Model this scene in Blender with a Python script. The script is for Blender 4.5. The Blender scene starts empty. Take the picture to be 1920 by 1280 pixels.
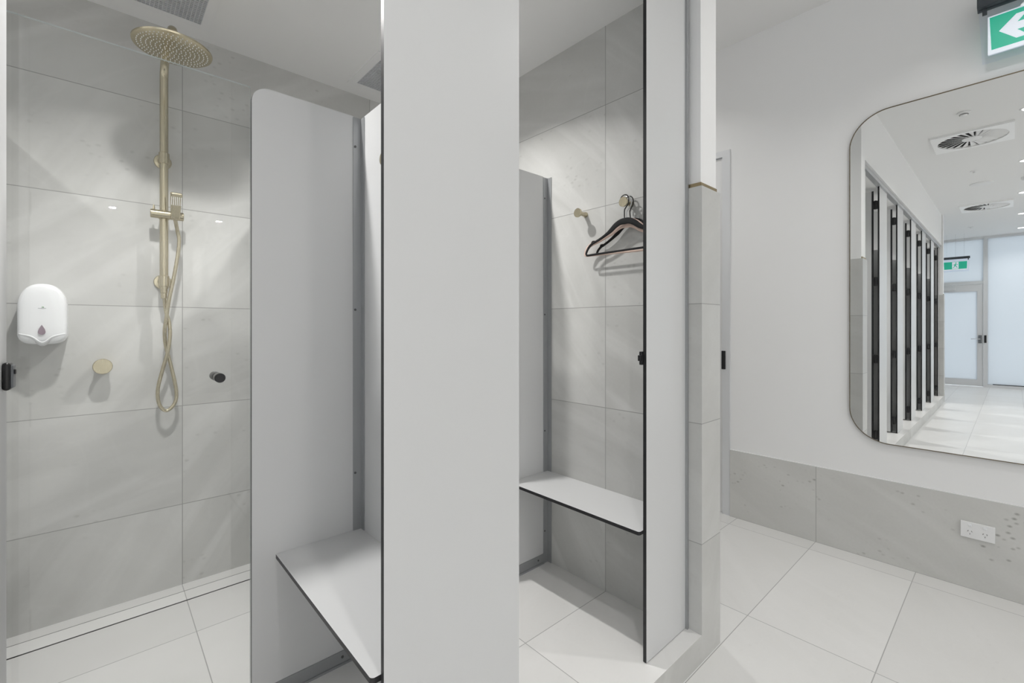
import bpy, bmesh, math, random
from mathutils import Vector, Matrix
random.seed(7)
S = bpy.context.scene
C = S.collection
PI = math.pi
EYE = 1.285                      # camera height over the aisle floor
def Z(h): return EYE + h         # height given relative to the eye
CF = Z(-1.18)                    # cubicle floor (raised step)
CC = Z(1.34)                     # cubicle ceiling
AC = Z(1.91)                     # aisle ceiling

# ------------------------------------------------------------------ camera
cam_d = bpy.data.cameras.new('camera'); cam = bpy.data.objects.new('camera', cam_d); C.objects.link(cam)
cam_d.sensor_width = 36.0; cam_d.lens = 850 / 1920 * 36
cam_d.shift_y = -28 / 1920
cam_d.clip_start = 0.02
cam.location = (0, 0, EYE)
cam.rotation_euler = (PI / 2, 0, -math.atan2(.670, .742))
S.camera = cam
# ------------------------------------------------------------------ world, exposure
W = bpy.data.worlds.new('world'); S.world = W; W.use_nodes = True
bg = W.node_tree.nodes['Background']; bg.inputs[0].default_value = (.88, .94, 1, 1); bg.inputs[1].default_value = 3.0
S.view_settings.view_transform = 'Standard'; S.view_settings.look = 'None'
S.view_settings.gamma = 1; S.view_settings.use_curve_mapping = False
S.view_settings.exposure = -0.62
S.cycles.use_denoising = True
S.cycles.max_bounces = 12; S.cycles.diffuse_bounces = 6; S.cycles.glossy_bounces = 6
S.cycles.transmission_bounces = 8; S.cycles.transparent_max_bounces = 12
S.cycles.sample_clamp_indirect = 6
CUB_W, AISLE_W, REAR_W = 18.5, 11.0, 43.0
LIGHTS = []
for k in range(6):
    LIGHTS.append((.13 + 1.0 - k if k else 1.03, 1.69, CC, CUB_W, 'cub%d' % k))
for i, x in enumerate((.31, -1.55, -3.4, -5.2, -6.85)):
    LIGHTS.append((x, -.09, AC, AISLE_W, 'front%d' % i))
for i, x in enumerate((1.56, .12, -1.32, -2.76, -4.2, -5.64)):
    LIGHTS.append((x, -6.45, AC, REAR_W, 'rear%d' % i))  # first two placed from glass reflections, the others added for brightness
LIGHTS.append((2.15, -.07, AC, AISLE_W, 'front9'))  # assumed lamp out of view, added to brighten floor and mirror wall
LIGHTS.append((2.5, 1.9, AC, AISLE_W * .8, 'front8'))  # assumed hidden lamp, added to brighten the passage and its door
for (x, y, z, p, n) in LIGHTS:
    ld = bpy.data.lights.new('downlight_lamp', 'AREA'); ld.shape = 'DISK'; ld.size = .085 if n[0] == 'r' else .06; ld.energy = p
    ld.color = (1, .985, .965)
    lo = bpy.data.objects.new('downlight_lamp', ld); C.objects.link(lo); lo.location = (x, y, z - .012)
    ld.spread = math.radians({'c': 128, 'f': 130, 'r': 175}[n[0]])

# ------------------------------------------------------------------ materials
def mat(name, col, rough=.5, metal=0, spec=.5, emit=None, es=0):
    m = bpy.data.materials.new(name); m.use_nodes = True
    b = m.node_tree.nodes['Principled BSDF']
    b.inputs['Base Color'].default_value = (*col, 1); b.inputs['Roughness'].default_value = rough
    b.inputs['Metallic'].default_value = metal; b.inputs['Specular IOR Level'].default_value = spec
    if emit: b.inputs['Emission Color'].default_value = (*emit, 1); b.inputs['Emission Strength'].default_value = es
    return m
class NT:
    def __init__(s, m): s.t = m.node_tree; s.n = s.t.nodes; s.l = s.t.links
    def node(s, typ, **kw):
        n = s.n.new(typ)
        for k, v in kw.items(): setattr(n, k, v)
        return n
    def put(s, sock, v):
        if hasattr(v, 'links') or isinstance(v, bpy.types.NodeSocket): s.l.new(v, sock)
        else: sock.default_value = v
    def math(s, op, a, b=0, c=None):
        n = s.node('ShaderNodeMath', operation=op); s.put(n.inputs[0], a); s.put(n.inputs[1], b)
        if c is not None: s.put(n.inputs[2], c)
        return n.outputs[0]
    def mix(s, f, a, b, mode='MIX'):
        n = s.node('ShaderNodeMix', data_type='RGBA', blend_type=mode); s.put(n.inputs[0], f); s.put(n.inputs[6], a); s.put(n.inputs[7], b)
        return n.outputs[2]
    def ramp(s, v, pts):
        n = s.node('ShaderNodeValToRGB'); s.l.new(v, n.inputs[0]); e = n.color_ramp.elements
        e[0].position, e[0].color = pts[0][0], (*[pts[0][1]] * 3, 1); e[1].position, e[1].color = pts[1][0], (*[pts[1][1]] * 3, 1)
        return n.outputs[0]
def tile_mat(name, axes, u0, v0, w, h, base, light, dark, rough=.35, grout=.0016, groutc=.62, seed=0, vein=.5, speck=.3):
    m = mat(name, base, rough); t = NT(m); b = t.n['Principled BSDF']
    pos = t.node('ShaderNodeNewGeometry').outputs['Position']
    sp = t.node('ShaderNodeSeparateXYZ'); t.l.new(pos, sp.inputs[0])
    ax = {'X': sp.outputs[0], 'Y': sp.outputs[1], 'Z': sp.outputs[2]}
    U, V = ax[axes[0]], ax[axes[1]]
    uu = t.math('DIVIDE', t.math('SUBTRACT', U, u0), w); vv = t.math('DIVIDE', t.math('SUBTRACT', V, v0), h)
    fu = t.math('FRACT', uu); fv = t.math('FRACT', vv)
    du = t.math('MULTIPLY', t.math('MINIMUM', fu, t.math('SUBTRACT', 1.0, fu)), w)
    dv = t.math('MULTIPLY', t.math('MINIMUM', fv, t.math('SUBTRACT', 1.0, fv)), h)
    g = t.math('LESS_THAN', t.math('MINIMUM', du, dv), grout)
    cmb = t.node('ShaderNodeCombineXYZ'); t.l.new(t.math('FLOOR', uu), cmb.inputs[0]); t.l.new(t.math('FLOOR', vv), cmb.inputs[1]); cmb.inputs[2].default_value = seed
    wn = t.node('ShaderNodeTexWhiteNoise', noise_dimensions='3D'); t.l.new(cmb.outputs[0], wn.inputs['Vector'])
    rv, rc = wn.outputs['Value'], wn.outputs['Color']
    p = t.node('ShaderNodeCombineXYZ'); t.l.new(U, p.inputs[0]); t.l.new(V, p.inputs[1])
    off = t.node('ShaderNodeVectorMath', operation='MULTIPLY_ADD'); t.l.new(rc, off.inputs[0]); off.inputs[1].default_value = (9, 9, 9); t.l.new(p.outputs[0], off.inputs[2])
    P = off.outputs[0]
    # soft diagonal streaks
    vr = t.node('ShaderNodeVectorRotate', rotation_type='Z_AXIS'); t.l.new(P, vr.inputs['Vector'])
    t.l.new(t.math('MULTIPLY_ADD', rv, -1.1, -.15), vr.inputs['Angle'])
    mp = t.node('ShaderNodeMapping'); t.l.new(vr.outputs[0], mp.inputs['Vector']); mp.inputs['Scale'].default_value = (1.0, 8, 1)
    n1 = t.node('ShaderNodeTexNoise'); t.l.new(mp.outputs[0], n1.inputs['Vector']); n1.inputs['Scale'].default_value = 1.0; n1.inputs['Detail'].default_value = 5; n1.inputs['Distortion'].default_value = .6
    n2 = t.node('ShaderNodeTexNoise'); t.l.new(P, n2.inputs['Vector']); n2.inputs['Scale'].default_value = 2.2; n2.inputs['Detail'].default_value = 6
    n3 = t.node('ShaderNodeTexNoise'); t.l.new(P, n3.inputs['Vector']); n3.inputs['Scale'].default_value = 90; n3.inputs['Detail'].default_value = 3
    c = t.mix(t.ramp(n2.outputs[0], ((.3, 0), (.7, 1))), (*base, 1), (*[.5 * (x + y) for x, y in zip(base, light)], 1))
    c = t.mix(t.math('MULTIPLY', t.ramp(n1.outputs[0], ((.46, 0), (.66, 1))), vein), c, (*light, 1))
    # thin pale veins
    n5 = t.node('ShaderNodeTexNoise'); t.l.new(vr.outputs[0], n5.inputs['Vector']); n5.inputs['Scale'].default_value = 1.6; n5.inputs['Detail'].default_value = 2; n5.inputs['Distortion'].default_value = 1.2
    ln = t.math('ABSOLUTE', t.math('SUBTRACT', n5.outputs[0], .5))
    c = t.mix(t.math('MULTIPLY', t.ramp(ln, ((0, 1), (.012, 0))), (.14 * vein)), c, (*[min(1, x * 1.12) for x in light], 1))
    # dark flecks in patches
    vo = t.node('ShaderNodeTexVoronoi'); mp2 = t.node('ShaderNodeMapping'); t.l.new(P, mp2.inputs['Vector']); mp2.inputs['Scale'].default_value = (22, 34, 1); t.l.new(mp2.outputs[0], vo.inputs['Vector']); vo.inputs['Scale'].default_value = 1
    n4 = t.node('ShaderNodeTexNoise'); t.l.new(P, n4.inputs['Vector']); n4.inputs['Scale'].default_value = 4
    fk = t.math('MULTIPLY', t.ramp(vo.outputs['Distance'], ((.08, 1), (.26, 0))), t.ramp(n4.outputs[0], ((.52, 0), (.66, 1))))
    c = t.mix(t.math('MULTIPLY', fk, speck), c, (*dark, 1))
    c = t.mix(t.math('MULTIPLY', n3.outputs[0], .10), c, (*dark, 1))
    br = t.math('MULTIPLY_ADD', rv, .09, .955)
    bc = t.node('ShaderNodeCombineXYZ')
    for i in range(3): t.l.new(br, bc.inputs[i])
    c = t.mix(1.0, c, bc.outputs[0], 'MULTIPLY')
    c = t.mix(g, c, (*[x * groutc for x in base], 1))
    t.l.new(c, b.inputs['Base Color'])
    return m
GB, GL, GD = (.50, .50, .483), (.68, .68, .665), (.27, .268, .25)
T_back = tile_mat('tile_wall_back', 'XZ', .271, Z(.088), .9, .45, GB, GL, GD, .45, seed=1)
T_side = tile_mat('tile_wall_side', 'YZ', 1.221, Z(.088), .9, .45, GB, GL, GD, .5, seed=5)
T_nib_f = tile_mat('tile_nib_front', 'XZ', 1.0, Z(.088), 20, .461, GB, GL, GD, .4, seed=8, vein=.2, speck=.1)
T_nib_s = tile_mat('tile_nib_side', 'YZ', -5.0, Z(.088), 20, .461, GB, GL, GD, .4, seed=9, vein=.2, speck=.1)
T_skirt = tile_mat('tile_skirting', 'YZ', .792, 0, .9, .45, (.60, .598, .575), (.69, .687, .665), (.22, .215, .195), .4, seed=12, speck=.7)
FB, FL, FD = (.76, .755, .74), (.82, .815, .805), (.60, .59, .57)
T_floor = tile_mat('tile_floor', 'XY', 2.13, .795, .9, .45, FB, FL, FD, .33, seed=3, vein=.35, speck=.15, groutc=.55)
T_cfloor = tile_mat('tile_cubicle_floor', 'XY', 1.17, 1.221, .9, .45, FB, FL, FD, .33, seed=4, vein=.35, speck=.15, groutc=.55)
T_kerb = tile_mat('tile_kerb', 'XY', 1.17, 1.221, .9, 20, FB, FL, FD, .4, seed=6, vein=.3, speck=.1)
T_kerbf = tile_mat('tile_kerb_face', 'XZ', .27, -10, .9, 20, GB, GL, GD, .4, seed=6, vein=.3, speck=.1)
M_wall = mat('wall_paint', (.84, .84, .838), .6, spec=.3)
M_ceil = mat('ceiling_paint', (.82, .82, .815), .7, spec=.2)
M_lam = mat('white_laminate', (.635, .64, .643), .32, spec=.45)
M_core = mat('black_laminate_core', (.012, .012, .014), .4)
M_alu = mat('satin_aluminium', (.55, .56, .57), .38, .75)
M_alud = mat('aluminium_channel', (.42, .43, .44), .42, .7)
M_screw = mat('screw_steel', (.14, .14, .14), .4, .6)
M_black = mat('black_hardware', (.010, .010, .011), .3)
M_blackr = mat('grey_hardware_edge', (.16, .17, .18), .35, .3)
M_chrome = mat('chrome', (.75, .76, .78), .12, 1)
M_brassd = mat('dull_brass', (.34, .27, .16), .38, .85)
M_plast = mat('white_plastic', (.83, .84, .85), .16)
M_vent = mat('diffuser_white', (.93, .93, .93), .4)
M_plast2 = mat('white_plastic_matt', (.80, .80, .80), .45)
M_frame = mat('pale_aluminium_frame', (.70, .71, .725), .4, .2)
M_velvet = mat('black_velvet', (.008, .008, .009), .85)
M_blush = mat('blush_velvet', (.66, .50, .43), .8)
M_dark = mat('dark_void', (.02, .02, .02), .8)
M_socket = mat('socket_hole', (.10, .10, .10), .6)
M_grille = mat('grey_grille', (.66, .67, .69), .45, .3)
M_lamp = mat('lamp_diffuser', (1, 1, 1), .5, emit=(1, .99, .97), es=14)
M_green = mat('sign_green', (.02, .42, .27), .35, emit=(.03, .55, .36), es=.45)
M_signw = mat('sign_white', (.85, .88, .92), .3, emit=(.72, .84, 1), es=.45)
M_signbar = mat('sign_housing', (.055, .065, .075), .4, .2)
M_tear = mat('tinted_window', (.28, .22, .26), .15)
M_logo = mat('logo_green', (.16, .42, .14), .4)
M_logot = mat('logo_grey', (.30, .32, .34), .4)
def brass():
    m = mat('brushed_brass', (.60, .49, .30), .30, .92); t = NT(m); b = t.n['Principled BSDF']
    pos = t.node('ShaderNodeTexCoord').outputs['Object']
    mp = t.node('ShaderNodeMapping'); t.l.new(pos, mp.inputs['Vector']); mp.inputs['Scale'].default_value = (500, 500, 14)
    n = t.node('ShaderNodeTexNoise'); t.l.new(mp.outputs[0], n.inputs['Vector']); n.inputs['Scale'].default_value = 1
    t.l.new(t.math('MULTIPLY_ADD', n.outputs[0], .20, .14), b.inputs['Roughness'])
    t.l.new(t.mix(n.outputs[0], (.50, .45, .32, 1), (.62, .56, .42, 1)), b.inputs['Base Color'])
    return m
M_brass = brass()
def glass(name, tint=(.985, .99, .988), fres=1.45):
    m = bpy.data.materials.new(name); m.use_nodes = True; t = NT(m); t.n.clear()
    o = t.node('ShaderNodeOutputMaterial'); tr = t.node('ShaderNodeBsdfTransparent'); tr.inputs[0].default_value = (*tint, 1)
    gl = t.node('ShaderNodeBsdfGlossy'); gl.inputs['Roughness'].default_value = 0.0; gl.inputs[0].default_value = (1, 1, 1, 1)
    fr = t.node('ShaderNodeFresnel'); fr.inputs[0].default_value = fres
    mx = t.node('ShaderNodeMixShader'); t.l.new(fr.outputs[0], mx.inputs[0]); t.l.new(tr.outputs[0], mx.inputs[1]); t.l.new(gl.outputs[0], mx.inputs[2]); t.l.new(mx.outputs[0], o.inputs[0])
    return m
M_glass = glass('clear_glass', fres=1.35)
M_gedge = mat('glass_edge', (.62, .68, .67), .2)
M_acryl = glass('clear_acrylic', (.96, .97, 1.0), 1.5)
def frosted():
    m = bpy.data.materials.new('frosted_glass'); m.use_nodes = True; t = NT(m); t.n.clear()
    o = t.node('ShaderNodeOutputMaterial'); tr = t.node('ShaderNodeBsdfTranslucent'); tr.inputs[0].default_value = (.80, .83, .86, 1)
    df = t.node('ShaderNodeBsdfDiffuse'); df.inputs[0].default_value = (.80, .83, .85, 1)
    gl = t.node('ShaderNodeBsdfGlossy'); gl.inputs['Roughness'].default_value = .3
    m1 = t.node('ShaderNodeMixShader'); m1.inputs[0].default_value = .45; t.l.new(tr.outputs[0], m1.inputs[1]); t.l.new(df.outputs[0], m1.inputs[2])
    m2 = t.node('ShaderNodeMixShader'); m2.inputs[0].default_value = .05; t.l.new(m1.outputs[0], m2.inputs[1]); t.l.new(gl.outputs[0], m2.inputs[2])
    t.l.new(m2.outputs[0], o.inputs[0]); return m
M_frost = frosted()
M_mirror = mat('mirror_silver', (.93, .94, .935), 0.0, 1.0)
M_mframe = mat('mirror_frame_bronze', (.16, .125, .075), .4, .7)

# ------------------------------------------------------------------ mesh helpers
def NB(): return bmesh.new()
def box(bm, x0, x1, y0, y1, z0, z1, bev=0, mi=0, seg=2):
    b2 = bmesh.new(); bmesh.ops.create_cube(b2, size=1)
    for v in b2.verts:
        v.co = Vector(((x0 + x1) / 2 + v.co.x * (x1 - x0), (y0 + y1) / 2 + v.co.y * (y1 - y0), (z0 + z1) / 2 + v.co.z * (z1 - z0)))
    if bev: bmesh.ops.bevel(b2, geom=list(b2.edges), offset=bev, segments=seg, affect='EDGES', profile=.5)
    return merge(bm, b2, mi)
def merge(bm, b2, mi=0, M=None):
    vm = {}
    b2.verts.index_update()
    out = []
    for v in b2.verts: vm[v.index] = bm.verts.new(M @ v.co if M else v.co)
    for f in b2.faces:
        try: nf = bm.faces.new([vm[v.index] for v in f.verts]); nf.material_index = mi; nf.smooth = f.smooth; out.append(nf)
        except ValueError: pass
    b2.free(); return out
def frame_of(d):
    d = Vector(d).normalized(); a = Vector((0, 0, 1)) if abs(d.z) < .95 else Vector((1, 0, 0))
    u = d.cross(a).normalized(); v = u.cross(d).normalized(); return u, v
def lathe(bm, prof, o, d, seg=32, mi=0, smooth=True):
    """prof: list of (distance along d, radius)"""
    o = Vector(o); d = Vector(d).normalized(); u, v = frame_of(d); rings = []
    for (s, r) in prof:
        if r < 1e-6: rings.append([bm.verts.new(o + d * s)])
        else: rings.append([bm.verts.new(o + d * s + (u * math.cos(2 * PI * k / seg) + v * math.sin(2 * PI * k / seg)) * r) for k in range(seg)])
    for a, b in zip(rings, rings[1:]):
        for k in range(seg):
            k2 = (k + 1) % seg
            if len(a) == 1 and len(b) == 1: continue
            if len(a) == 1: f = bm.faces.new((a[0], b[k2], b[k]))
            elif len(b) == 1: f = bm.faces.new((a[k], a[k2], b[0]))
            else: f = bm.faces.new((a[k], a[k2], b[k2], b[k]))
            f.material_index = mi; f.smooth = smooth
def cyl(bm, p0, p1, r, seg=24, mi=0, bev=.0):
    p0 = Vector(p0); p1 = Vector(p1); L = (p1 - p0).length; b = bev
    prof = [(0, 0), (0, r - b), (b, r), (L - b, r), (L, r - b), (L, 0)] if b else [(0, 0), (0, r), (L, r), (L, 0)]
    lathe(bm, prof, p0, p1 - p0, seg, mi, smooth=True)
def catmull(pts, n=8):
    P = [Vector(p) for p in pts]; P = [2 * P[0] - P[1]] + P + [2 * P[-1] - P[-2]]; out = []
    for i in range(1, len(P) - 2):
        for k in range(n):
            t = k / n; a, b, c, d = P[i - 1:i + 3]
            out.append(.5 * ((2 * b) + (c - a) * t + (2 * a - 5 * b + 4 * c - d) * t * t + (3 * b - a - 3 * c + d) * t ** 3))
    out.append(P[-2]); return out
def tube(bm, path, r, seg=12, mi=0, closed_ends=True, ref=None, flat=None):
    """sweep; r float or list; flat=(half depth along ref)"""
    P = [Vector(p) for p in path]; n = len(P); rings = []; u = None
    for i, p in enumerate(P):
        d = (P[min(i + 1, n - 1)] - P[max(i - 1, 0)]).normalized()
        if ref is not None: v = Vector(ref).normalized(); u = d.cross(v).normalized()
        else:
            if u is None: u, v = frame_of(d)
            else: u = (u - d * u.dot(d)).normalized(); v = u.cross(d).normalized()
        ri = r[i] if isinstance(r, (list, tuple)) else r
        rd = flat if flat else ri
        rings.append([bm.verts.new(p + u * math.cos(2 * PI * k / seg) * ri + v * math.sin(2 * PI * k / seg) * rd) for k in range(seg)])
    for a, b in zip(rings, rings[1:]):
        for k in range(seg):
            f = bm.faces.new((a[k], a[(k + 1) % seg], b[(k + 1) % seg], b[k])); f.smooth = True; f.material_index = mi
    if closed_ends:
        for rg in (rings[0], rings[-1]):
            try: bm.faces.new(rg).material_index = mi
            except ValueError: pass
def rrect(u0, u1, v0, v1, rad=(0, 0, 0, 0), n=10):
    """rounded rectangle outline; rad = bottom-left, bottom-right, top-right, top-left"""
    out = []
    for (cu, cv, r, a0) in ((u0 + rad[0], v0 + rad[0], rad[0], PI), (u1 - rad[1], v0 + rad[1], rad[1], 1.5 * PI), (u1 - rad[2], v1 - rad[2], rad[2], 0), (u0 + rad[3], v1 - rad[3], rad[3], .5 * PI)):
        if r == 0: out.append((cu, cv))
        else: out += [(cu + r * math.cos(a0 + k / n * PI / 2), cv + r * math.sin(a0 + k / n * PI / 2)) for k in range(n + 1)]
    return out
def extrude(bm, poly, axis, t0, t1, mi_face=0, mi_edge=None, smooth_edge=False):
    """poly in (u,v); axis X: (Y,Z), axis Y: (X,Z), axis Z: (X,Y)"""
    if mi_edge is None: mi_edge = mi_face
    def P(u, v, t): return {'X': (t, u, v), 'Y': (u, t, v), 'Z': (u, v, t)}[axis]
    a = [bm.verts.new(P(u, v, t0)) for u, v in poly]; b = [bm.verts.new(P(u, v, t1)) for u, v in poly]
    f = bm.faces.new(a); f.material_index = mi_face; f = bm.faces.new(b); f.material_index = mi_face
    n = len(poly)
    for k in range(n):
        f = bm.faces.new((a[k], a[(k + 1) % n], b[(k + 1) % n], b[k])); f.material_index = mi_edge; f.smooth = smooth_edge
def ring_plate(bm, outer, inner, axis, t0, t1, mi=0):
    """plate between two outlines with the same point count"""
    def P(u, v, t): return {'X': (t, u, v), 'Y': (u, t, v), 'Z': (u, v, t)}[axis]
    n = len(outer)
    A = [[bm.verts.new(P(*p, t)) for p in L] for t in (t0, t1) for L in (outer, inner)]
    o0, i0, o1, i1 = A
    for k in range(n):
        j = (k + 1) % n
        for q in ((o0[k], o0[j], i0[j], i0[k]), (o1[k], o1[j], i1[j], i1[k]), (o0[k], o0[j], o1[j], o1[k]), (i0[k], i0[j], i1[j], i1[k])):
            bm.faces.new(q).material_index = mi
def obj(name, bm, mats, parent=None, loc=None, smooth_angle=None):
    if not isinstance(mats, (list, tuple)): mats = [mats]
    bmesh.ops.recalc_face_normals(bm, faces=list(bm.faces))
    base = Vector((0, 0, 0))
    if parent is not None:
        q = parent
        while q is not None: base += Vector(q.location); q = q.parent
    elif loc is not None: base = Vector(loc)
    else:
        xs = [v.co for v in bm.verts]
        base = Vector(((min(c.x for c in xs) + max(c.x for c in xs)) / 2, (min(c.y for c in xs) + max(c.y for c in xs)) / 2, min(c.z for c in xs)))
    for v in bm.verts: v.co -= base
    me = bpy.data.meshes.new(name); bm.to_mesh(me); bm.free()
    for m in mats: me.materials.append(m)
    if any(p.use_smooth for p in me.polygons):
        try: me.set_sharp_from_angle(angle=math.radians(38))
        except Exception: pass
    o = bpy.data.objects.new(name, me); C.objects.link(o)
    if parent is not None: o.parent = parent
    else: o.location = base
    return o
def thing(name, label, cat, loc, group=None):
    o = bpy.data.objects.new(name, None); C.objects.link(o); o.location = loc; o.empty_display_size = .05
    o['label'] = label; o['category'] = cat
    if group: o['group'] = group
    return o
def tag(o, label, cat, group=None):
    o['label'] = label; o['category'] = cat
    if group: o['group'] = group
    return o
def struct(name, bm, mats, loc=None):
    o = obj(name, bm, mats, loc=loc); o['kind'] = 'structure'; return o
def dup(root, off, label=None):
    def cp(o, par):
        c = o.copy(); C.objects.link(c); c.parent = par
        for ch in o.children: cp(ch, c)
        return c
    r = cp(root, None); r.location = Vector(root.location) + Vector(off)
    if label: r['label'] = label
    return r
def sbox(name, args, m, **k):
    b = NB(); box(b, *args); return struct(name, b, m)

# ------------------------------------------------------------------ structure
sbox('floor', (-7.9, 3.3, -7.3, 2.75, -.1, 0), T_floor)
b = NB()                                                       # cubicle step: top tiled, front face tiled
box(b, -4.31, 1.70, .80, 2.552, 0, CF)
fl = struct('floor_cubicles', b, [T_cfloor, T_kerbf])
for p in fl.data.polygons:
    if abs(p.normal.y) > .5: p.material_index = 1
sbox('ceiling', (-7.9, 3.3, -7.3, 2.75, AC, AC + .1), M_ceil)
sbox('ceiling_cubicles', (-4.31, 1.70, .886, 2.552, CC, CC + .06), M_ceil)
sbox('wall_bulkhead', (-4.31, 1.715, .83, .885, Z(1.385), AC), M_wall)
sbox('wall_back', (-7.9, 3.3, 2.60, 2.75, 0, AC), M_wall)
sbox('wall_shower_back', (-4.31, 1.68, 2.552, 2.60, 0, CC + .06), T_back)
sbox('wall_front', (-7.9, 3.3, -7.3, -7.2, 0, AC), M_wall)
# right wall with door opening
b = NB()
DY0, DY1, DH = 1.345, 2.25, Z(1.165)
box(b, 3.17, 3.3, -7.2, 1.293, 0, AC); box(b, 3.17, 3.3, 2.30, 2.6, 0, AC); box(b, 3.17, 3.3, 1.293, 2.30, Z(1.205), AC)
struct('wall_right', b, M_wall)
sbox('baseboard_right', (3.158, 3.17, -7.2, 1.292, 0, .449), T_skirt)
sbox('trim_1', (3.157, 3.17, -7.2, 1.292, .449, .4525), M_plast2)
# end walls of the cubicle row: right one at X 1.664..1.861
def end_wall(side, xa, xb, xin0, xin1, n):
    lo, hi = min(xa, xb), max(xa, xb)
    b = NB(); box(b, lo, hi, .80, 2.60, 0, Z(.540))
    o = struct('wall_nib_' + side, b, [T_nib_f, T_nib_s])
    for p in o.data.polygons:
        if abs(p.normal.x) > .5: p.material_index = 1
    b = NB(); box(b, lo + .0155, hi - .0115, .812, 2.60, Z(.540), AC)
    struct('wall_end_' + side, b, M_wall)
    b = NB(); ox0, ox1, iy = lo + .005, hi - .016, .806
    box(b, ox0, ox1, iy, .90, Z(.540), Z(.5555))
    tag(obj('tile_capping_trim', b, M_brassd), n, 'trim', 'gold tile capping trims on the tiled nib walls')
end_wall('right', 1.70, 1.861, 0, 0, 'gold metal trim capping the tiled nib beside the white end panel in the foreground')
end_wall('left', -4.46, -4.31, 0, 0, 'gold metal trim capping the far nib at the end of the row in the mirror')
b = NB(); box(b, 1.664, 1.70, .8765, 2.552, CF, CC); o = struct('wall_shower_end', b, T_side)

# window wall at the far end (seen in the mirror)
XW = -7.6
fr = NB()
muls = [(-7.2, -7.14), (-4.7, -4.64), (-2.3, -2.24), (.374, .437), (2.54, 2.6)]
for y0, y1 in muls: box(fr, XW - .05, XW + .05, y0, y1, 0, Z(1.86))
for y0, y1 in ((-7.2, .374), (1.40, 2.6)): box(fr, XW - .045, XW + .045, y0, y1, 0, .06)
box(fr, XW - .05, XW + .05, -7.2, 2.6, Z(1.86), AC)
box(fr, XW - .045, XW + .045, .437, 2.54, 2.20, 2.255)
box(fr, XW - .05, XW + .05, 1.36, 1.41, 0, 2.20)
w1 = struct('window_1', fr, M_frame)
for (y0, y1, z0, z1) in ((-7.14, -4.7, .06, Z(1.86)), (-4.64, -2.3, .06, Z(1.86)), (-2.24, .374, .06, Z(1.86)), (.437, 2.54, 2.255, Z(1.86)), (1.41, 2.54, .06, 2.20)):
    b = NB(); box(b, XW - .005, XW + .005, y0, y1, z0, z1); obj('window_pane', b, M_frost, w1)
b = NB(); box(b, XW + .01, XW + .04, -2.1, .30, .052, .075); obj('sill_gasket', b, M_black, w1)
# glazed door
b = NB()
for a in ((XW - .03, XW + .03, .440, .53, .01, 2.195), (XW - .03, XW + .03, 1.27, 1.357, .01, 2.195), (XW - .03, XW + .03, .53, 1.27, .01, .15), (XW - .03, XW + .03, .53, 1.27, 2.04, 2.195)): box(b, *a)
d2 = struct('door_2', b, M_frame)
b = NB(); box(b, XW - .004, XW + .004, .53, 1.27, .15, 2.04); obj('door_pane', b, M_frost, d2)
b = NB(); box(b, XW + .03, XW + .055, .46, .51, .93, 1.10, .004); obj('lock_plate', b, M_blackr, d2)
b = NB(); tube(b, [(XW + .05, .485, 1.02), (XW + .085, .485, 1.02), (XW + .09, .50, 1.02), (XW + .09, .62, 1.02)], .009); obj('door_handle', b, M_chrome, d2)
b = NB(); box(b, XW + .03, XW + .07, .86, 1.2, 2.07, 2.13, .004); obj('door_closer', b, M_frame, d2)
b = NB(); box(b, XW + .05, XW + .062, .39, .425, .94, 1.10, .002); obj('strike_plate', b, M_black, w1)
# door in the right wall
b = NB(); box(b, 3.162, 3.28, 1.293, DY0, 0, Z(1.205)); box(b, 3.162, 3.28, DY1, 2.30, 0, Z(1.205)); box(b, 3.162, 3.28, DY0, DY1, DH, Z(1.205))
d1 = struct('door_1', b, M_frame)
b = NB(); box(b, 3.178, 3.215, DY0 + .003, DY1 - .003, .006, DH - .004); lf = obj('door_leaf', b, M_plast2, d1)
b = NB(); box(b, 3.155, 3.164, 1.322, 1.348, Z(-.292), Z(-.166), .002); obj('strike_plate', b, M_black, d1)
b = NB(); cyl(b, (3.19, 2.15, 1.0), (3.13, 2.15, 1.0), .01); tube(b, [(3.13, 2.15, 1.0), (3.13, 2.03, 1.0)], .009); obj('door_handle', b, M_chrome, d1)

# ------------------------------------------------------------------ cubicle panels
YF0, YF1 = .862, .875
def lam(bm, axis, u0, u1, v0, v1, t0, t1, rad=(0, 0, 0, 0)):
    extrude(bm, rrect(u0, u1, v0, v1, rad), axis, t0, t1, 0, 1)
# front panels
def front_panel(x0, x1, label, keep=False):
    t = thing('front_panel', label, 'panel', ((x0 + x1) / 2, .868, CF), 'white front panels between the cubicle doors')
    b = NB(); lam(b, 'Y', x0, x1, CF + .002, CC, YF0, YF1); obj('panel', b, [M_lam, M_core], t)
    if keep:
        b = NB(); box(b, x0 - .007, x0 + .02, YF1, YF1 + .012, Z(-.135), Z(-.088), .002); box(b, x0 - .014, x0 - .006, YF1 + .001, YF1 + .013, Z(-.121), Z(-.101), .001)
        obj('latch_keeper', b, M_black, t)
    return t
front_panel(1.412, 1.692, 'white front panel at the right end of the row, fixed beside the tiled nib', True)
t0 = front_panel(.426, .803, 'wide white front panel in the middle of the view, between the two open cubicles')
pos_words = ['second', 'third', 'fourth', 'fifth', 'last and farthest']
for k in range(1, 6):
    if k < 5: dup(t0, (-k, 0, 0), 'white front panel seen in the mirror, %s strip counted from the nearest tiled nib' % ['second', 'third', 'fourth', 'fifth'][k - 1])
front_panel(-4.30, -4.197, 'narrow white front panel against the far tiled nib, farthest strip in the mirror')
# side channel beside the nib
b = NB(); box(b, 1.690, 1.6995, .852, .862, CF, CC); box(b, 1.693, 1.6995, .862, .8764, CF, CC)
tag(obj('wall_channel', b, M_alud), 'grey aluminium channel joining the end front panel to the tiled nib', 'channel')
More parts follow.
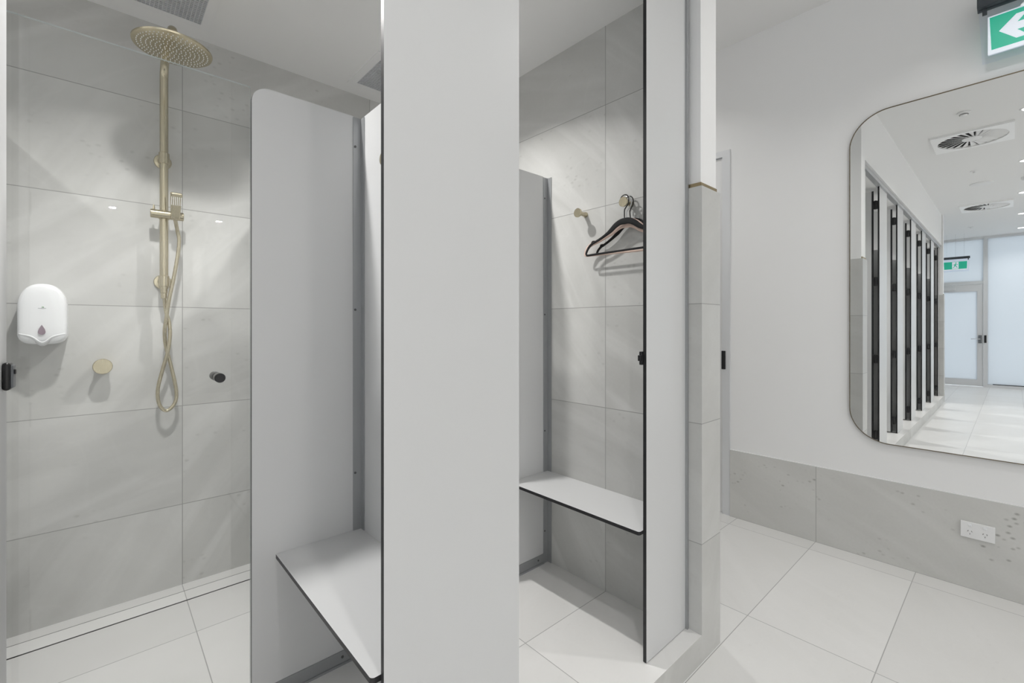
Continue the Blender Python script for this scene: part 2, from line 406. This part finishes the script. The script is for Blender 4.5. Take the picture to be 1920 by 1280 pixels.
# head rail
b = NB(); box(b, -4.30, 1.714, .846, .885, CC + .001, Z(1.372)); box(b, -4.30, 1.714, .852, .885, Z(1.372), Z(1.385))
tag(obj('head_rail', b, M_alu), 'long grey aluminium head rail running above all the cubicle doors', 'rail')
# doors
def door_leaf(xh, k):
    t = thing('cubicle_door', '', 'door', (xh, .905, CF), 'open white cubicle doors along the row')
    ang = math.radians(3.0); M = Matrix.Translation((xh, .905, 0)) @ Matrix.Rotation(-ang, 4, 'Z') @ Matrix.Translation((-xh, -.905, 0))
    def R(bm):
        for v in bm.verts: v.co = M @ v.co
        return bm
    b = NB(); lam(b, 'X', .911, 1.505, CF + .012, Z(1.30), xh - .0065, xh + .0065); obj('leaf', R(b), [M_lam, M_core], t)
    for h in (1.166, .432, -.31, -1.04):
        b = NB(); box(b, xh - .0085, xh + .0085, .8755, .920, Z(h) - .040, Z(h) + .040, .002); cyl(b, (xh + .003, .892, Z(h) - .042), (xh + .003, .892, Z(h) + .042), .0085, 12)
        obj('hinge', R(b), M_black, t)
    b = NB(); box(b, xh - .0075, xh + .0075, .906, .921, CF + .010, Z(1.301)); obj('edge_strip', R(b), M_core, t)
    b = NB(); box(b, xh + .0065, xh + .0195, 1.458, 1.492, Z(-.139), Z(-.078), .006, seg=3)
    lt = obj('latch', R(b), M_black, t)
    b = NB(); box(b, xh + .0185, xh + .0235, 1.461, 1.489, Z(-.134), Z(-.083), .003, seg=3); obj('latch_cover', R(b), M_blackr, lt)
    b = NB(); box(b, xh + .0235, xh + .0265, 1.467, 1.482, Z(-.104), Z(-.094), .001); obj('latch_turn', R(b), M_black, lt)
    return t
dA = door_leaf(-.197, 1)
dA['label'] = 'open white cubicle door with black latch at the left edge of the photo'
dup(dA, (1.0, 0, 0), 'open white cubicle door of the end cubicle, nearest open door seen in the mirror')
for k, w in ((-1, 'third'), (-2, 'fourth'), (-3, 'fifth'), (-4, 'sixth and farthest')):
    dup(dA, (k, 0, 0), 'open white cubicle door seen only in the mirror, %s door along the row' % w)
# dividers between cubicles
PT = Z(.748)
def divider(x, label):
    t = thing('divider_panel', label, 'panel', (x + .0065, 1.7, CF), 'white dividing panels between the cubicles')
    b = NB(); lam(b, 'X', .8765, 2.548, CF + .004, PT, x, x + .013); obj('panel', b, [M_lam, M_core], t)
    return t
dv = divider(.692, 'white dividing panel behind the wide front panel, right side of the left cubicle')
for k in range(1, 5): dup(dv, (-k, 0, 0), 'white dividing panel inside the row, %s one to the left of the left cubicle' % ['first', 'second', 'third', 'fourth'][k - 1])
# shower partitions with corner channels
YP0, YP1 = 1.575, 1.588
def partition(xr, label):
    t = thing('shower_partition', label, 'panel', (xr - .17, 1.58, CF), 'white partitions screening the showers')
    x0 = xr - .351
    b = NB(); lam(b, 'Y', x0, xr - .024, CF + .045, PT, YP0, YP1, (.002, .02, .012, .052)); obj('panel', b, [M_lam, M_core], t)
    b = NB(); box(b, xr - .032, xr - .0005, YP0 - .0035, YP0 - .0003, CF, PT - .004); box(b, xr - .004, xr - .0005, YP0 - .028, YP0 - .0035, CF, PT - .004)
    box(b, xr - .0245, xr - .0005, YP0 - .0003, YP1, CF + .045, PT - .004)
    ch = obj('corner_channel', b, M_alud, t)
    for h in (.64, .06, -.52, -1.02):
        b = NB(); cyl(b, (xr - .025, YP0 - .0035, Z(h)), (xr - .025, YP0 - .0055, Z(h)), .0042, 12); obj('screw', b, M_screw, ch)
    b = NB(); box(b, x0, xr - .032, YP0 - .004, YP1 + .003, CF, CF + .048)
    box(b, x0, xr - .032, YP0 - .008, YP0 - .004, CF, CF + .008)
    fc = obj('floor_channel', b, M_alud, t)
    for dx in (.06, .28):
        b = NB(); cyl(b, (x0 + dx, YP0 - .004, CF + .028), (x0 + dx, YP0 - .006, CF + .028), .0045, 12); obj('screw', b, M_screw, fc)
    return t
pA = partition(.692, 'tall white partition with rounded top corner beside the glass shower door in the left cubicle')
pB = dup(pA, (.972, 0, 0), 'white partition against the tiled wall in the right cubicle behind the bench')
for k in range(1, 5): dup(pA, (-k, 0, 0), 'white shower partition hidden deep in the row, %s cubicle left of the left one' % ['first', 'second', 'third', 'fourth'][k - 1])
# benches
def bench(xr, label, w=.283):
    b = NB(); lam(b, 'Z', xr - w, xr - .0005, .884, YP0 - .001 if False else YP0 - .0365 + .036, Z(-.737), Z(-.724), (.009, .004, .002, .002))
    return tag(obj('bench_seat', b, [M_lam, M_core]), label, 'bench', 'white laminate bench seats in the cubicles')
bench(.692, 'white bench seat with black edge in the left cubicle, beside the wide front panel')
bench(1.664, 'white bench seat with black edge in the right cubicle, under the hanging hangers', .262)

# ------------------------------------------------------------------ glass shower door
t = thing('glass_shower_door', 'frameless clear glass shower door in the left cubicle with black round knob', 'door', (.04, 1.604, CF))
b = NB(); extrude(b, rrect(-.262, .343, CF + .012, Z(.750), (0, 0, .004, .004), 4), 'Y', 1.600, 1.608, 0, 1); obj('pane', b, [M_glass, M_gedge], t)
kn = NB()
lathe(kn, [(0, 0), (0, .0125), (.002, .0138), (.018, .0138), (.02, .0125), (.02, .0115), (.024, .0115), (.024, .0132), (.040, .0132), (.042, .012), (.042, 0)], (.256, 1.558, Z(-.151)), (0, 1, 0), 28)
lathe(kn, [(0, 0), (0, .0125), (.018, .0132), (.020, .0115), (.024, .0115), (.026, .0132), (.046, .0132), (.046, 0)], (.256, 1.608, Z(-.151)), (0, 1, 0), 28)
ko = obj('knob', kn, M_black, t)
b = NB()
for y in (1.5785, 1.6285): cyl(b, (.256, y, Z(-.151)), (.256, y + .003, Z(-.151)), .0134, 28)
obj('knob_ring', b, M_chrome, ko)
for h in (.45, -.85):
    b = NB(); box(b, -.285, -.225, 1.592, 1.616, Z(h) - .03, Z(h) + .03, .003); obj('hinge', b, M_black, t)

# ------------------------------------------------------------------ linear drain
b = NB(); box(b, -.30, .69, 2.388, 2.394, CF - .0005, CF + .0014); 
t = thing('linear_drain', 'tile insert linear drain along the foot of the left shower wall', 'drain', (.19, 2.43, CF))
obj('slot', b, M_dark, t)
b = NB(); box(b, -.30, .69, 2.394, 2.478, CF - .001, CF + .0012); obj('tile_insert', b, T_kerb, t)
b = NB(); box(b, -.30, .69, 2.478, 2.4815, CF - .001, CF + .0014); obj('channel_edge', b, M_screw, t)

# ------------------------------------------------------------------ shower set
SX, SY = .199, 2.490
t = thing('shower_rail_set', 'brushed brass rain shower with rail, hand shower and hose on the tiled wall', 'shower', (SX, 2.55, Z(.15)))
HY = 2.142; HZ = Z(1.055)
path = [(SX, SY, Z(.165)), (SX, SY, Z(1.075))]
arc = [(SX, SY - .07 + .07 * math.cos(a), Z(1.075) + .07 * math.sin(a)) for a in [k * PI / 20 for k in range(1, 11)]]
path += arc; path.append((SX, HY + .05, Z(1.145)))
path += [(SX, HY + .05 - .05 * math.sin(a), Z(1.095) + .05 * math.cos(a)) for a in [k * PI / 16 for k in range(1, 9)]]
path.append((SX, HY, HZ + .012))
def dense(p, n=1):
    return p
b = NB(); tube(b, path, .0155, 20); obj('rail', b, M_brass, t)
b = NB()
lathe(b, [(0, 0), (0, .118), (.002, .124), (.007, .1255), (.010, .122), (.013, .06), (.022, .030), (.032, .020), (.032, 0)], (SX, HY, HZ - .004), (0, 0, 1), 64)
hd = obj('shower_head', b, M_brass, t)
b = NB()
for r, n in ((.012, 6), (.026, 12), (.040, 18), (.054, 24), (.068, 30), (.082, 36), (.096, 42), (.109, 48)):
    for k in range(n):
        a = 2 * PI * (k + .3 * (r * 100 % 2)) / n; x, y = SX + r * math.cos(a), HY + r * math.sin(a)
        lathe(b, [(0, .0022), (.0035, .0014), (.0035, 0)], (x, y, HZ - .0035), (0, 0, -1), 6)
nz = obj('nozzles', b, M_plast, hd); nz['kind'] = 'stuff'
for h in (.734, .198):
    b = NB(); lathe(b, [(0, 0), (0, .0325), (.006, .0325), (.009, .030), (.010, .019), (.018, .018), (.042, .018), (.042, 0)], (SX, 2.5515, Z(h)), (0, -1, 0), 32)
    cyl(b, (SX, SY, Z(h) - .024), (SX, SY, Z(h) + .024), .0195, 28, bev=.002)
    obj('wall_bracket', b, M_brass, t)
b = NB(); cyl(b, (SX, SY, Z(.145)), (SX, SY, Z(.172)), .0135, 20, bev=.002); cyl(b, (SX, SY, Z(.122)), (SX, SY, Z(.147)), .0115, 16, bev=.002)
obj('hose_outlet', b, M_brass, t)
b = NB(); cyl(b, (SX - .048, SY - .014, Z(.486)), (SX + .068, SY - .014, Z(.486)), .0185, 28, bev=.0015); cyl(b, (SX, SY, Z(.487) - .02), (SX, SY, Z(.487) + .02), .0195, 24, bev=.002)
sl = obj('slider', b, M_brass, t)
b = NB(); tube(b, [(SX - .036, SY - .012, Z(.498)), (SX - .036, SY - .012, Z(.524))], [.006, .0025], 12); obj('slider_lever', b, M_brass, sl)
# hand shower: rectangular wand leaning forward
hb = NB(); box(hb, -.0215, .0215, -.011, .011, 0, .118, .006, seg=3)
for v in hb.verts:
    if v.co.z < .03: v.co.x *= .72
Mh = Matrix.Translation((SX + .036, SY - .034, Z(.466))) @ Matrix.Rotation(math.radians(24), 4, 'X')
for v in hb.verts: v.co = Mh @ v.co
hs = obj('hand_shower', hb, M_brass, t)
b2 = NB()
for i in range(6): box(b2, -.0165 + i * .0066 - .0011, -.0165 + i * .0066 + .0011, -.0125, -.011, .066, .102)
for v in b2.verts: v.co = Mh @ v.co
obj('spray_jets', b2, M_plast2, hs)
q0 = Mh @ Vector((0, 0, .003))
S2 = [(q0.x, q0.y, q0.z), (.2455, 2.475, Z(.42)), (.2515, 2.479, Z(.385)), (.2484, 2.476, Z(.3335)), (.2430, 2.475, Z(.29)), (.2322, 2.475, Z(.2143)), (.2158, 2.477, Z(.1183)), (.2055, 2.480, Z(.0308)), (.2008, 2.484, Z(-.02)), (.2065, 2.502, Z(-.0854)), (.2275, 2.505, Z(-.1885)), (.2434, 2.503, Z(-.2851)), (.2380, 2.502, Z(-.340)), (.2085, 2.500, Z(-.3700))]
S1 = [(.1835, 2.497, Z(-.3395)), (.1781, 2.495, Z(-.2737)), (.1942, 2.490, Z(-.1878)), (.2105, 2.483, Z(-.1155)), (.2193, 2.484, Z(-.0423)), (.2170, 2.489, Z(.0165)), (.2065, 2.498, Z(.0676)), (.2000, SY, Z(.13))]
b = NB(); tube(b, catmull(S2 + S1, 10), .0072, 14); obj('hose', b, M_brass, t)
# mixer knob
t = thing('mixer_tap', 'round brushed brass mixer knob low on the left shower wall', 'tap', (0, 2.55, Z(-.163)))
b = NB(); cyl(b, (0, 2.5515, Z(-.163)), (0, 2.505, Z(-.163)), .024, 40); obj('spindle', b, M_brass, t)
b = NB(); cyl(b, (0, 2.507, Z(-.163)), (0, 2.486, Z(-.163)), .031, 48, bev=.002); obj('knob', b, M_brass, t)

# ------------------------------------------------------------------ soap dispenser
DX, DB, DT = -.168, Z(-.068), Z(.163); DW = .067
def disp_outline(s=1.0, dz=0):
    pts = []; H = DT - DB
    for k in range(25):                      # top arch from right to left
        a = PI * k / 24; pts.append((DW * math.copysign(abs(math.cos(a)) ** .85, math.cos(a)), DT - .092 + .092 * math.sin(a) ** .95 if 0 < k < 24 else DT - .092))
    for z in (.7, .5, .3): pts.append((-DW, DB + z * .14))
    for k in range(21):
        a = PI + PI * k / 20; pts.append((DW * math.copysign(abs(math.cos(a)) ** .55, math.cos(a)), DB + .042 - .042 * abs(math.sin(a)) ** .9))
    for z in (.3, .5, .7): pts.append((DW, DB + z * .14))
    cz = (DT + DB) / 2
    return [(DX + x * s, cz + (z - cz) * s + dz) for x, z in pts]
t = thing('soap_dispenser', 'white wall mounted soap dispenser with teardrop window on the shower wall', 'dispenser', (DX, 2.55, DB))
b = NB(); rings = []
for (y, s, dz) in ((2.5515, .97, 0), (2.540, .99, 0), (2.49, 1.0, 0), (2.462, .992, 0), (2.452, .965, .001), (2.446, .915, .002), (2.4425, .84, .003), (2.440, .70, .003), (2.439, .45, .003)):
    rings.append([b.verts.new((x, y, z)) for x, z in disp_outline(s, dz)])
for A, B in zip(rings, rings[1:]):
    n = len(A)
    for k in range(n):
        f = b.faces.new((A[k], A[(k + 1) % n], B[(k + 1) % n], B[k])); f.smooth = True
b.faces.new(rings[0]); f = b.faces.new(rings[-1]); f.smooth = True
bd = obj('cover', b, M_plast, t)
for p in bd.data.polygons: p.use_smooth = True
# lower chin lip
b = NB()
pts = []
for k in range(41):
    u = -1 + 2 * k / 40; pts.append((u * DW * .90, .030 + .010 * abs(u) ** 2 - .022 * math.exp(-(u / .32) ** 2)))
low = [b.verts.new((DX + x, 2.4405 + .010 * abs(x / DW) ** 3, DB + z)) for x, z in pts]
mid = [b.verts.new((DX + x * .985, 2.452 + .012 * abs(x / DW) ** 3, DB + z - .012)) for x, z in pts]
top = [b.verts.new((DX + x * .99, 2.4385 + .010 * abs(x / DW) ** 3, DB + z + .004)) for x, z in pts]
for A, B in ((top, low), (low, mid)):
    for k in range(40): f = b.faces.new((A[k], A[k + 1], B[k + 1], B[k])); f.smooth = True
for k in range(40): pass
lip = obj('chin_lip', b, M_plast, t)
sm = lip.modifiers.new('s', 'SOLIDIFY'); sm.thickness = .003
b = NB(); tp = []
for k in range(33):
    a = 2 * PI * k / 32; r = .0098
    if k == 32: break
    x = r * math.sin(a) * (1 - .0); z = -r * math.cos(a)
    if z > 0: z *= 2.9; x *= 1 - (z / (2.9 * r)) ** 2.2
    tp.append((DX - .001 + x, Z(-.021) + z))
extrude(b, tp, 'Y', 2.4365, 2.4405); obj('level_window', b, M_tear, t)
b = NB(); extrude(b, [(DX - .002, Z(.0715)), (DX + .001, Z(.075)), (DX + .005, Z(.073)), (DX + .004, Z(.0712)), (DX + .001, Z(.0728))], 'Y', 2.438, 2.4392); obj('logo_mark', b, M_logo, t)
b = NB()
for i in range(7): box(b, DX - .0105 + i * .003, DX - .0105 + i * .003 + (.0021 if i % 2 else .0025), 2.438, 2.4392, Z(.0676), Z(.0690 if i % 3 else .0694))
obj('logo_lettering', b, M_logot, t)

# ------------------------------------------------------------------ robe hooks and hangers
def hook(x, y, h, label):
    t = thing('robe_hook', label, 'hook', (x, y, Z(h)), 'brushed brass robe hooks')
    b = NB(); lathe(b, [(-.003, 0), (-.003, .0125), (.004, .0125), (.02, .0095), (.054, .0085), (.054, 0)], (x, y, Z(h)), (-1, 0, 0), 24); obj('peg', b, M_brass, t)
    b = NB(); cyl(b, (x - .053, y, Z(h)), (x - .062, y, Z(h)), .0205, 40, bev=.001); obj('disc', b, M_brass, t)
hook(1.664, 1.332, .518, 'brass robe hook left empty on the tiled wall of the right cubicle')
hook(1.664, 1.088, .518, 'brass robe hook holding the hangers in the right cubicle')
hook(.692, 1.285, .511, 'brass robe hook on the dividing panel, half hidden by the wide front panel')
def hanger(x, rot, m_body, m_hook, label, sc=1.0, tilt=0, bar=True):
    t = thing('coat_hanger', label, 'hanger', (x, 1.088, Z(.528)), 'hangers on the robe hook')
    half = [(0, -.0885), (.022, -.090), (.045, -.100), (.068, -.117), (.09, -.130), (.12, -.144), (.15, -.155), (.166, -.160), (.182, -.170), (.194, -.185), (.201, -.199), (.200, -.206), (.192, -.2095), (.17, -.2095), (.08, -.2095), (0, -.2095)]
    if not bar: half = half[:10]
    wm = 1.55 if m_body is M_blush else 1.0
    wid = [.0135, .0125, .012, .0105, .0075, .0062, .0058, .0058, .0058, .0055, .005, .0048, .0046, .0045, .0045, .0045]
    wid = wid[:len(half)]
    L = [(-u, v) for u, v in half][::-1] + half[1:]; Wd = wid[::-1] + wid[1:]
    A = catmull([(u, v, w) for (u, v), w in zip(L, [q * (wm if q > .005 else 1) for q in Wd])], 5)
    cr, sr = math.cos(rot), math.sin(rot); ct, st = math.cos(tilt), math.sin(tilt)
    def P(u, v):
        u *= sc; u, v = u * ct - v * st, u * st + v * ct
        return (x + u * sr, 1.088 + u * cr, Z(.528) + v)
    b = NB(); refv = Vector((cr, -sr, 0))
    tube(b, [P(a.x, a.y) for a in A], [a.z for a in A], 12, ref=refv, flat=.0032); obj('frame', b, m_body, t)
    hk = [(.004, -.078), (.004, -.040), (.006, -.026), (.013, -.016), (.018, -.004)]
    hk = [(0.0, -.080), (.0, -.045), (.006, -.034), (.016, -.022), (.0205, -.006), (.019, .008), (.010, .0185), (-.003, .0205), (-.015, .014), (-.0205, .002), (-.020, -.012)]
    b = NB(); tube(b, catmull([P(-u, v) for u, v in hk], 5), .0024, 10); obj('hook', b, m_hook, t)
    # small notch tabs on the shoulders
    for s in (-1, 1):
        b = NB(); tube(b, [P(s * .155, -.151), P(s * .166, -.150), P(s * .172, -.158)], .0026, 8); obj('strap_notch', b, m_body, t)
    return t
hanger(1.614, .0, M_velvet, M_black, 'black velvet coat hanger, front one on the brass hook')
hanger(1.631, -.015, M_blush, M_chrome, 'blush pink coat hanger with steel hook behind the front black one', 1.06, .03).location.z -= .005
hanger(1.6475, .0, M_velvet, M_black, 'black coat hanger at the back against the tiled wall', .96, -.09, False)

# ------------------------------------------------------------------ ceiling grilles in cubicles
def grille(x0, y1, label):
    t = thing('ceiling_grille', label, 'vent', (x0 + .15, y1 - .15, CC), 'square grilles in the cubicle ceilings')
    b = NB(); ring_plate(b, [(x0 - .04, y1 + .04), (x0 + .34, y1 + .04), (x0 + .34, y1 - .34), (x0 - .04, y1 - .34)], [(x0, y1), (x0 + .30, y1), (x0 + .30, y1 - .30), (x0, y1 - .30)], 'Z', CC - .005, CC + .001)
    obj('frame', b, M_plast2, t)
    b = NB(); box(b, x0, x0 + .30, y1 - .30, y1, CC - .001, CC + .0005); obj('backing', b, M_grille, t)
    b = NB(); n = 22
    for i in range(n + 1):
        a = x0 + .30 * i / n; box(b, a - .0012, a + .0012, y1 - .30, y1, CC - .006, CC - .001)
        a = y1 - .30 * i / n; box(b, x0, x0 + .30, a - .0016, a + .0016, CC - .0065, CC - .001)
    obj('egg_crate_core', b, M_grille, t)
    return t
g = grille(.022, 2.41, 'square grey ceiling grille above the brass shower head')
dup(g, (1.012, 0, 0), 'square grey ceiling grille beyond the wide front panel, partly hidden')

# ------------------------------------------------------------------ downlights
proto = None
for (x, y, z, p, n) in LIGHTS:
    if n.startswith('cub'):
        k = int(n[3:]); lab = 'recessed downlight in the ceiling of the %s cubicle from the right' % ['first', 'second', 'third', 'fourth', 'fifth', 'sixth'][k]; grp = 'downlights over the cubicles'
    elif n.startswith('front'):
        i = int(n[5:]); lab = {0: 'nearest round ceiling downlight in the mirror, at its right edge', 1: 'second round ceiling downlight in the mirror, counted from the top', 2: 'third round ceiling downlight in the mirror, counted from the top', 3: 'fourth round ceiling downlight in the mirror, counted from the top', 4: 'farthest round ceiling downlight in the mirror, just before the window wall', 9: 'added ceiling downlight near the wall mirror for brightness, out of view', 8: 'added unseen ceiling downlight brightening the passage behind the tiled nib'}[i]; grp = 'downlights in the aisle ceiling'
    else:
        i = int(n[4:]); lab = {0: 'rear aisle downlight reflected as the right bright spot in the shower glass', 1: 'rear aisle downlight reflected as the left bright spot in the shower glass', 2: 'added rear fill downlight behind the camera, third from the mirror wall', 3: 'added rear fill downlight behind the camera, fourth from the mirror wall', 4: 'added rear fill downlight behind the camera, fifth from the mirror wall', 5: 'added rear fill downlight behind the camera, farthest from the mirror wall'}[i]; grp = 'downlights in the rear ceiling'
    if proto is None:
        proto = thing('downlight', lab, 'light', (x, y, z), grp)
        b = NB(); lathe(b, [(0, .044), (.001, .044), (.006, .045), (.006, .054), (.003, .060), (0, .061)], (x, y, z), (0, 0, -1), 32); obj('trim_ring', b, M_plast2, proto)
        b = NB(); cyl(b, (x, y, z - .0005), (x, y, z - .0035), .0445, 32); obj('lens', b, M_lamp, proto)
    else:
        d = dup(proto, (x - proto.location.x, y - proto.location.y, z - proto.location.z), lab); d['group'] = grp

# ------------------------------------------------------------------ swirl diffusers and ceiling fittings
def swirl(cx, cy, label):
    t = thing('swirl_diffuser', label, 'vent', (cx, cy, AC), 'square swirl air diffusers in the aisle ceiling')
    s, n, R = .29, 64, .255; out = []; inn = []
    for k in range(n):
        a = 2 * PI * k / n; c_, s_ = math.cos(a), math.sin(a); m_ = max(abs(c_), abs(s_))
        out.append((cx + s * c_ / m_, cy + s * s_ / m_)); inn.append((cx + R * c_, cy + R * s_))
    b = NB(); ring_plate(b, out, inn, 'Z', AC - .020, AC); obj('face_plate', b, M_vent, t)
    b = NB(); cyl(b, (cx, cy, AC + .0), (cx, cy, AC - .001), R, 48); obj('backing', b, M_dark, t)
    b = NB(); cyl(b, (cx, cy, AC - .001), (cx, cy, AC - .014), .075, 40, bev=.003); obj('centre_disc', b, M_plast2, t)
    b = NB(); nv = 24
    for k in range(nv):
        a = 2 * PI * k / nv
        def pt(r, da, dz): return b.verts.new((cx + r * math.cos(a + da), cy + r * math.sin(a + da), AC - .012 + dz))
        # tilted blade, swept
        v = [pt(.07, 0, 0), pt(R + .002, .18, 0), pt(R + .002, .36, .0105), pt(.07, .15, .0105)]
        b.faces.new(v)
    o = obj('vanes', b, M_plast2, t); md = o.modifiers.new('s', 'SOLIDIFY'); md.thickness = .0015
    return t
s1 = swirl(-.217, .285, 'white square swirl diffuser, nearer of the two in the mirror')
dup(s1, (-3.85, .01, 0), 'white square swirl diffuser, farther of the two in the mirror')
t = thing('smoke_detector', 'small round smoke detector above the nearer swirl diffuser in the mirror', 'detector', (.615, .30, AC))
b = NB(); lathe(b, [(0, 0), (0, .045), (.010, .045), (.014, .036), (.018, .026), (.030, .024), (.034, .018), (.034, 0)], (.615, .30, AC), (0, 0, -1), 32); obj('housing', b, M_plast2, t)
b = NB(); lathe(b, [(0, .0305), (.004, .0305), (.004, .0290)], (.615, .30, AC - .021), (0, 0, -1), 24); obj('sensing_slot', b, M_socket, t)
b = NB(); lathe(b, [(0, 0), (0, .035), (.006, .033), (.010, .012), (.028, .008), (.030, .016), (.032, 0)], (-1.63, .33, AC), (0, 0, -1), 24); tag(obj('sprinkler_head', b, M_plast2), 'small sprinkler head just beyond the nearer swirl diffuser in the mirror', 'sprinkler', 'ceiling sprinklers')
b = NB(); lathe(b, [(0, 0), (0, .04), (.006, .038), (.010, .014), (.026, .010), (.028, .02), (.030, 0)], (-6.05, .56, AC), (0, 0, -1), 24); tag(obj('sprinkler_head', b, M_plast2), 'small sprinkler head near the window wall in the mirror', 'sprinkler', 'ceiling sprinklers')
b = NB(); lathe(b, [(0, 0), (0, .115), (.008, .113), (.012, .10), (.012, 0)], (-2.39, .29, AC), (0, 0, -1), 40); tag(obj('ceiling_speaker', b, M_plast2), 'flat round white ceiling speaker between the swirl diffusers in the mirror', 'speaker')
b = NB(); lathe(b, [(0, 0), (0, .14), (.02, .138), (.04, .12), (.04, 0)], (-2.45, -.20, AC), (0, 0, -1), 40); tag(obj('ceiling_speaker', b, M_plast2), 'deeper round ceiling fitting at the right edge of the mirror view', 'speaker')
b = NB(); lathe(b, [(0, 0), (0, .085), (.02, .083), (.028, .07), (.028, 0)], (-1.02, -.165, AC), (0, 0, -1), 32); tag(obj('motion_sensor', b, M_plast2), 'small round motion sensor at the right edge of the mirror view', 'sensor')

# ------------------------------------------------------------------ exit signs (graphics face -X when s=-1)
def exit_sign(x, yc, zt, label, s, arrow, W2=.19):
    t = thing('exit_sign', label, 'sign', (x, yc, zt), 'suspended green exit signs')
    b = NB(); box(b, x - .03, x + .03, yc - W2 - .005, yc + W2 + .005, zt, zt + .045, .003); obj('housing', b, M_signbar, t)
    b = NB()
    def tz(y, z): return y, z
    extrude(b, [(yc - W2 + .012, zt - .262), (yc + W2 - .012, zt - .262), (yc + W2, zt), (yc - W2, zt)], 'X', x - .004, x + .004); bl = obj('acrylic_blade', b, M_acryl, t)
    for q in (-1, 1):
        b = NB(); box(b, x - .005, x + .005, yc + q * (W2 - .02) - .008, yc + q * (W2 - .02) + .008, zt - .03, zt); obj('blade_clip', b, M_signbar, t)
    g0, g1 = zt - .207, zt - .054; w = W2 - .036
    b = NB(); poly = rrect(yc - w - .006, yc + w + .006, g0 - .020, g1 + .006, (.004,) * 4, 3); extrude(b, poly, 'X', x - .0052, x + .0052); obj('white_panel', b, M_signw, t)
    b = NB(); extrude(b, [(yc - w + .006, g0), (yc + w - .006, g0), (yc + w, g1), (yc - w, g1)], 'X', x - .0060, x + .0060); gp = obj('green_panel', b, M_green, t)
    zc = (g0 + g1) / 2
    def inlay(name, polys, m):
        b = NB()
        for P in polys: extrude(b, P, 'X', x + s * .0060, x + s * .0068)
        return obj(name, b, m, t)
    # viewer sees +Y on the left for both faces used
    d = -s if False else 1
    L = lambda u, v: (yc + (u if s < 0 else -u) * -1, zc + v)    # u to the viewer's right
    if arrow:
        uo = -w + .030
        inlay('arrow', [[L(uo, 0), L(uo + .054, .055), L(uo + .090, .055), L(uo + .057, .017), L(uo + .145, .017), L(uo + .145, -.017), L(uo + .057, -.017), L(uo + .090, -.055), L(uo + .054, -.055)]], M_signw)
        mo = .085
    else: mo = 0
    inlay('pictogram_panel', [[L(mo - .048, -.070), L(mo + .048, -.070), L(mo + .048, .070), L(mo - .048, .070)]], M_signw)
    def stroke(p, q, wd):
        px, py = q[0] - p[0], q[1] - p[1]; l = math.hypot(px, py); nx, ny = -py / l * wd, px / l * wd
        return [(p[0] + nx, p[1] + ny), (q[0] + nx, q[1] + ny), (q[0] - nx, q[1] - ny), (p[0] - nx, p[1] - ny)]
    figs = [[(.012 * math.cos(2 * PI * k / 16) - .008, .048 + .012 * math.sin(2 * PI * k / 16)) for k in range(16)],
            stroke((-.004, .030), (.006, -.008), .010), stroke((-.002, .028), (-.028, .012), .0045), stroke((-.028, .012), (-.036, .026), .004),
            stroke((.002, .026), (.024, .006), .0045), stroke((.024, .006), (.034, .014), .004), stroke((.004, -.006), (-.020, -.022), .006),
            stroke((-.020, -.022), (-.026, -.050), .005), stroke((.006, -.006), (.022, -.034), .006), stroke((.022, -.034), (.040, -.050), .005)]
    b = NB()
    for F in figs: extrude(b, [L(mo + u, v) for u, v in F], 'X', x + s * .0068, x + s * .0074)
    obj('running_figure', b, M_green, t)
    b = NB()
    for dy in (-.13, 0, .13): cyl(b, (x, yc + dy, zt + .045), (x, yc + dy, AC), .0014, 6)
    obj('suspension_wires', b, M_chrome, t)
    return t
exit_sign(3.10, -.077, Z(1.503), 'green exit sign with white left arrow hanging above the wall mirror', -1, True)
exit_sign(-6.8, .815, Z(1.395), 'green exit sign with running figure, far away in the mirror', 1, False, .21)

# ------------------------------------------------------------------ wall mirror
t = thing('wall_mirror', 'large rounded wall mirror with thin dark bronze frame above the tiled skirting', 'mirror', (3.17, -.31, Z(-.638)))
Y1, Y0, ZA, ZB = .628, -1.25, Z(-.638), Z(1.184)
outer = rrect(Y0, Y1, ZA, ZB, (.18,) * 4, 16); inner = rrect(Y0 + .003, Y1 - .003, ZA + .003, ZB - .003, (.177,) * 4, 16)
b = NB(); ring_plate(b, outer, inner, 'X', 3.152, 3.170); obj('frame', b, M_mframe, t)
b = NB(); extrude(b, inner, 'X', 3.156, 3.169); obj('mirror_glass', b, M_mirror, t)

# ------------------------------------------------------------------ power outlet
py0, py1, pz0, pz1 = .060, .178, Z(-1.034), Z(-.957)
t = thing('power_outlet', 'white double power outlet with two switches on the grey tiled skirting', 'outlet', (3.158, .119, pz0))
b = NB(); box(b, 3.148, 3.158, py0, py1, pz0, pz1, .002); obj('plate', b, M_plast2, t)
for cy in (.145, .0935):
    b = NB(); box(b, 3.1445, 3.150, cy - .0065, cy + .0065, pz1 - .020, pz1 - .009, .002); obj('switch', b, M_plast, t)
    b = NB()
    for (dy, dz, a) in ((.0065, .004, .5), (-.0065, .004, -.5), (0, -.009, 0)):
        b2 = NB(); box(b2, -.0006, .0006, -.0010, .0010, -.0032, .0032)
        merge(b, b2, 0, Matrix.Translation((3.1478, cy + dy, pz0 + .030 + dz)) @ Matrix.Rotation(a, 4, 'X'))
    obj('socket_slots', b, M_socket, t)
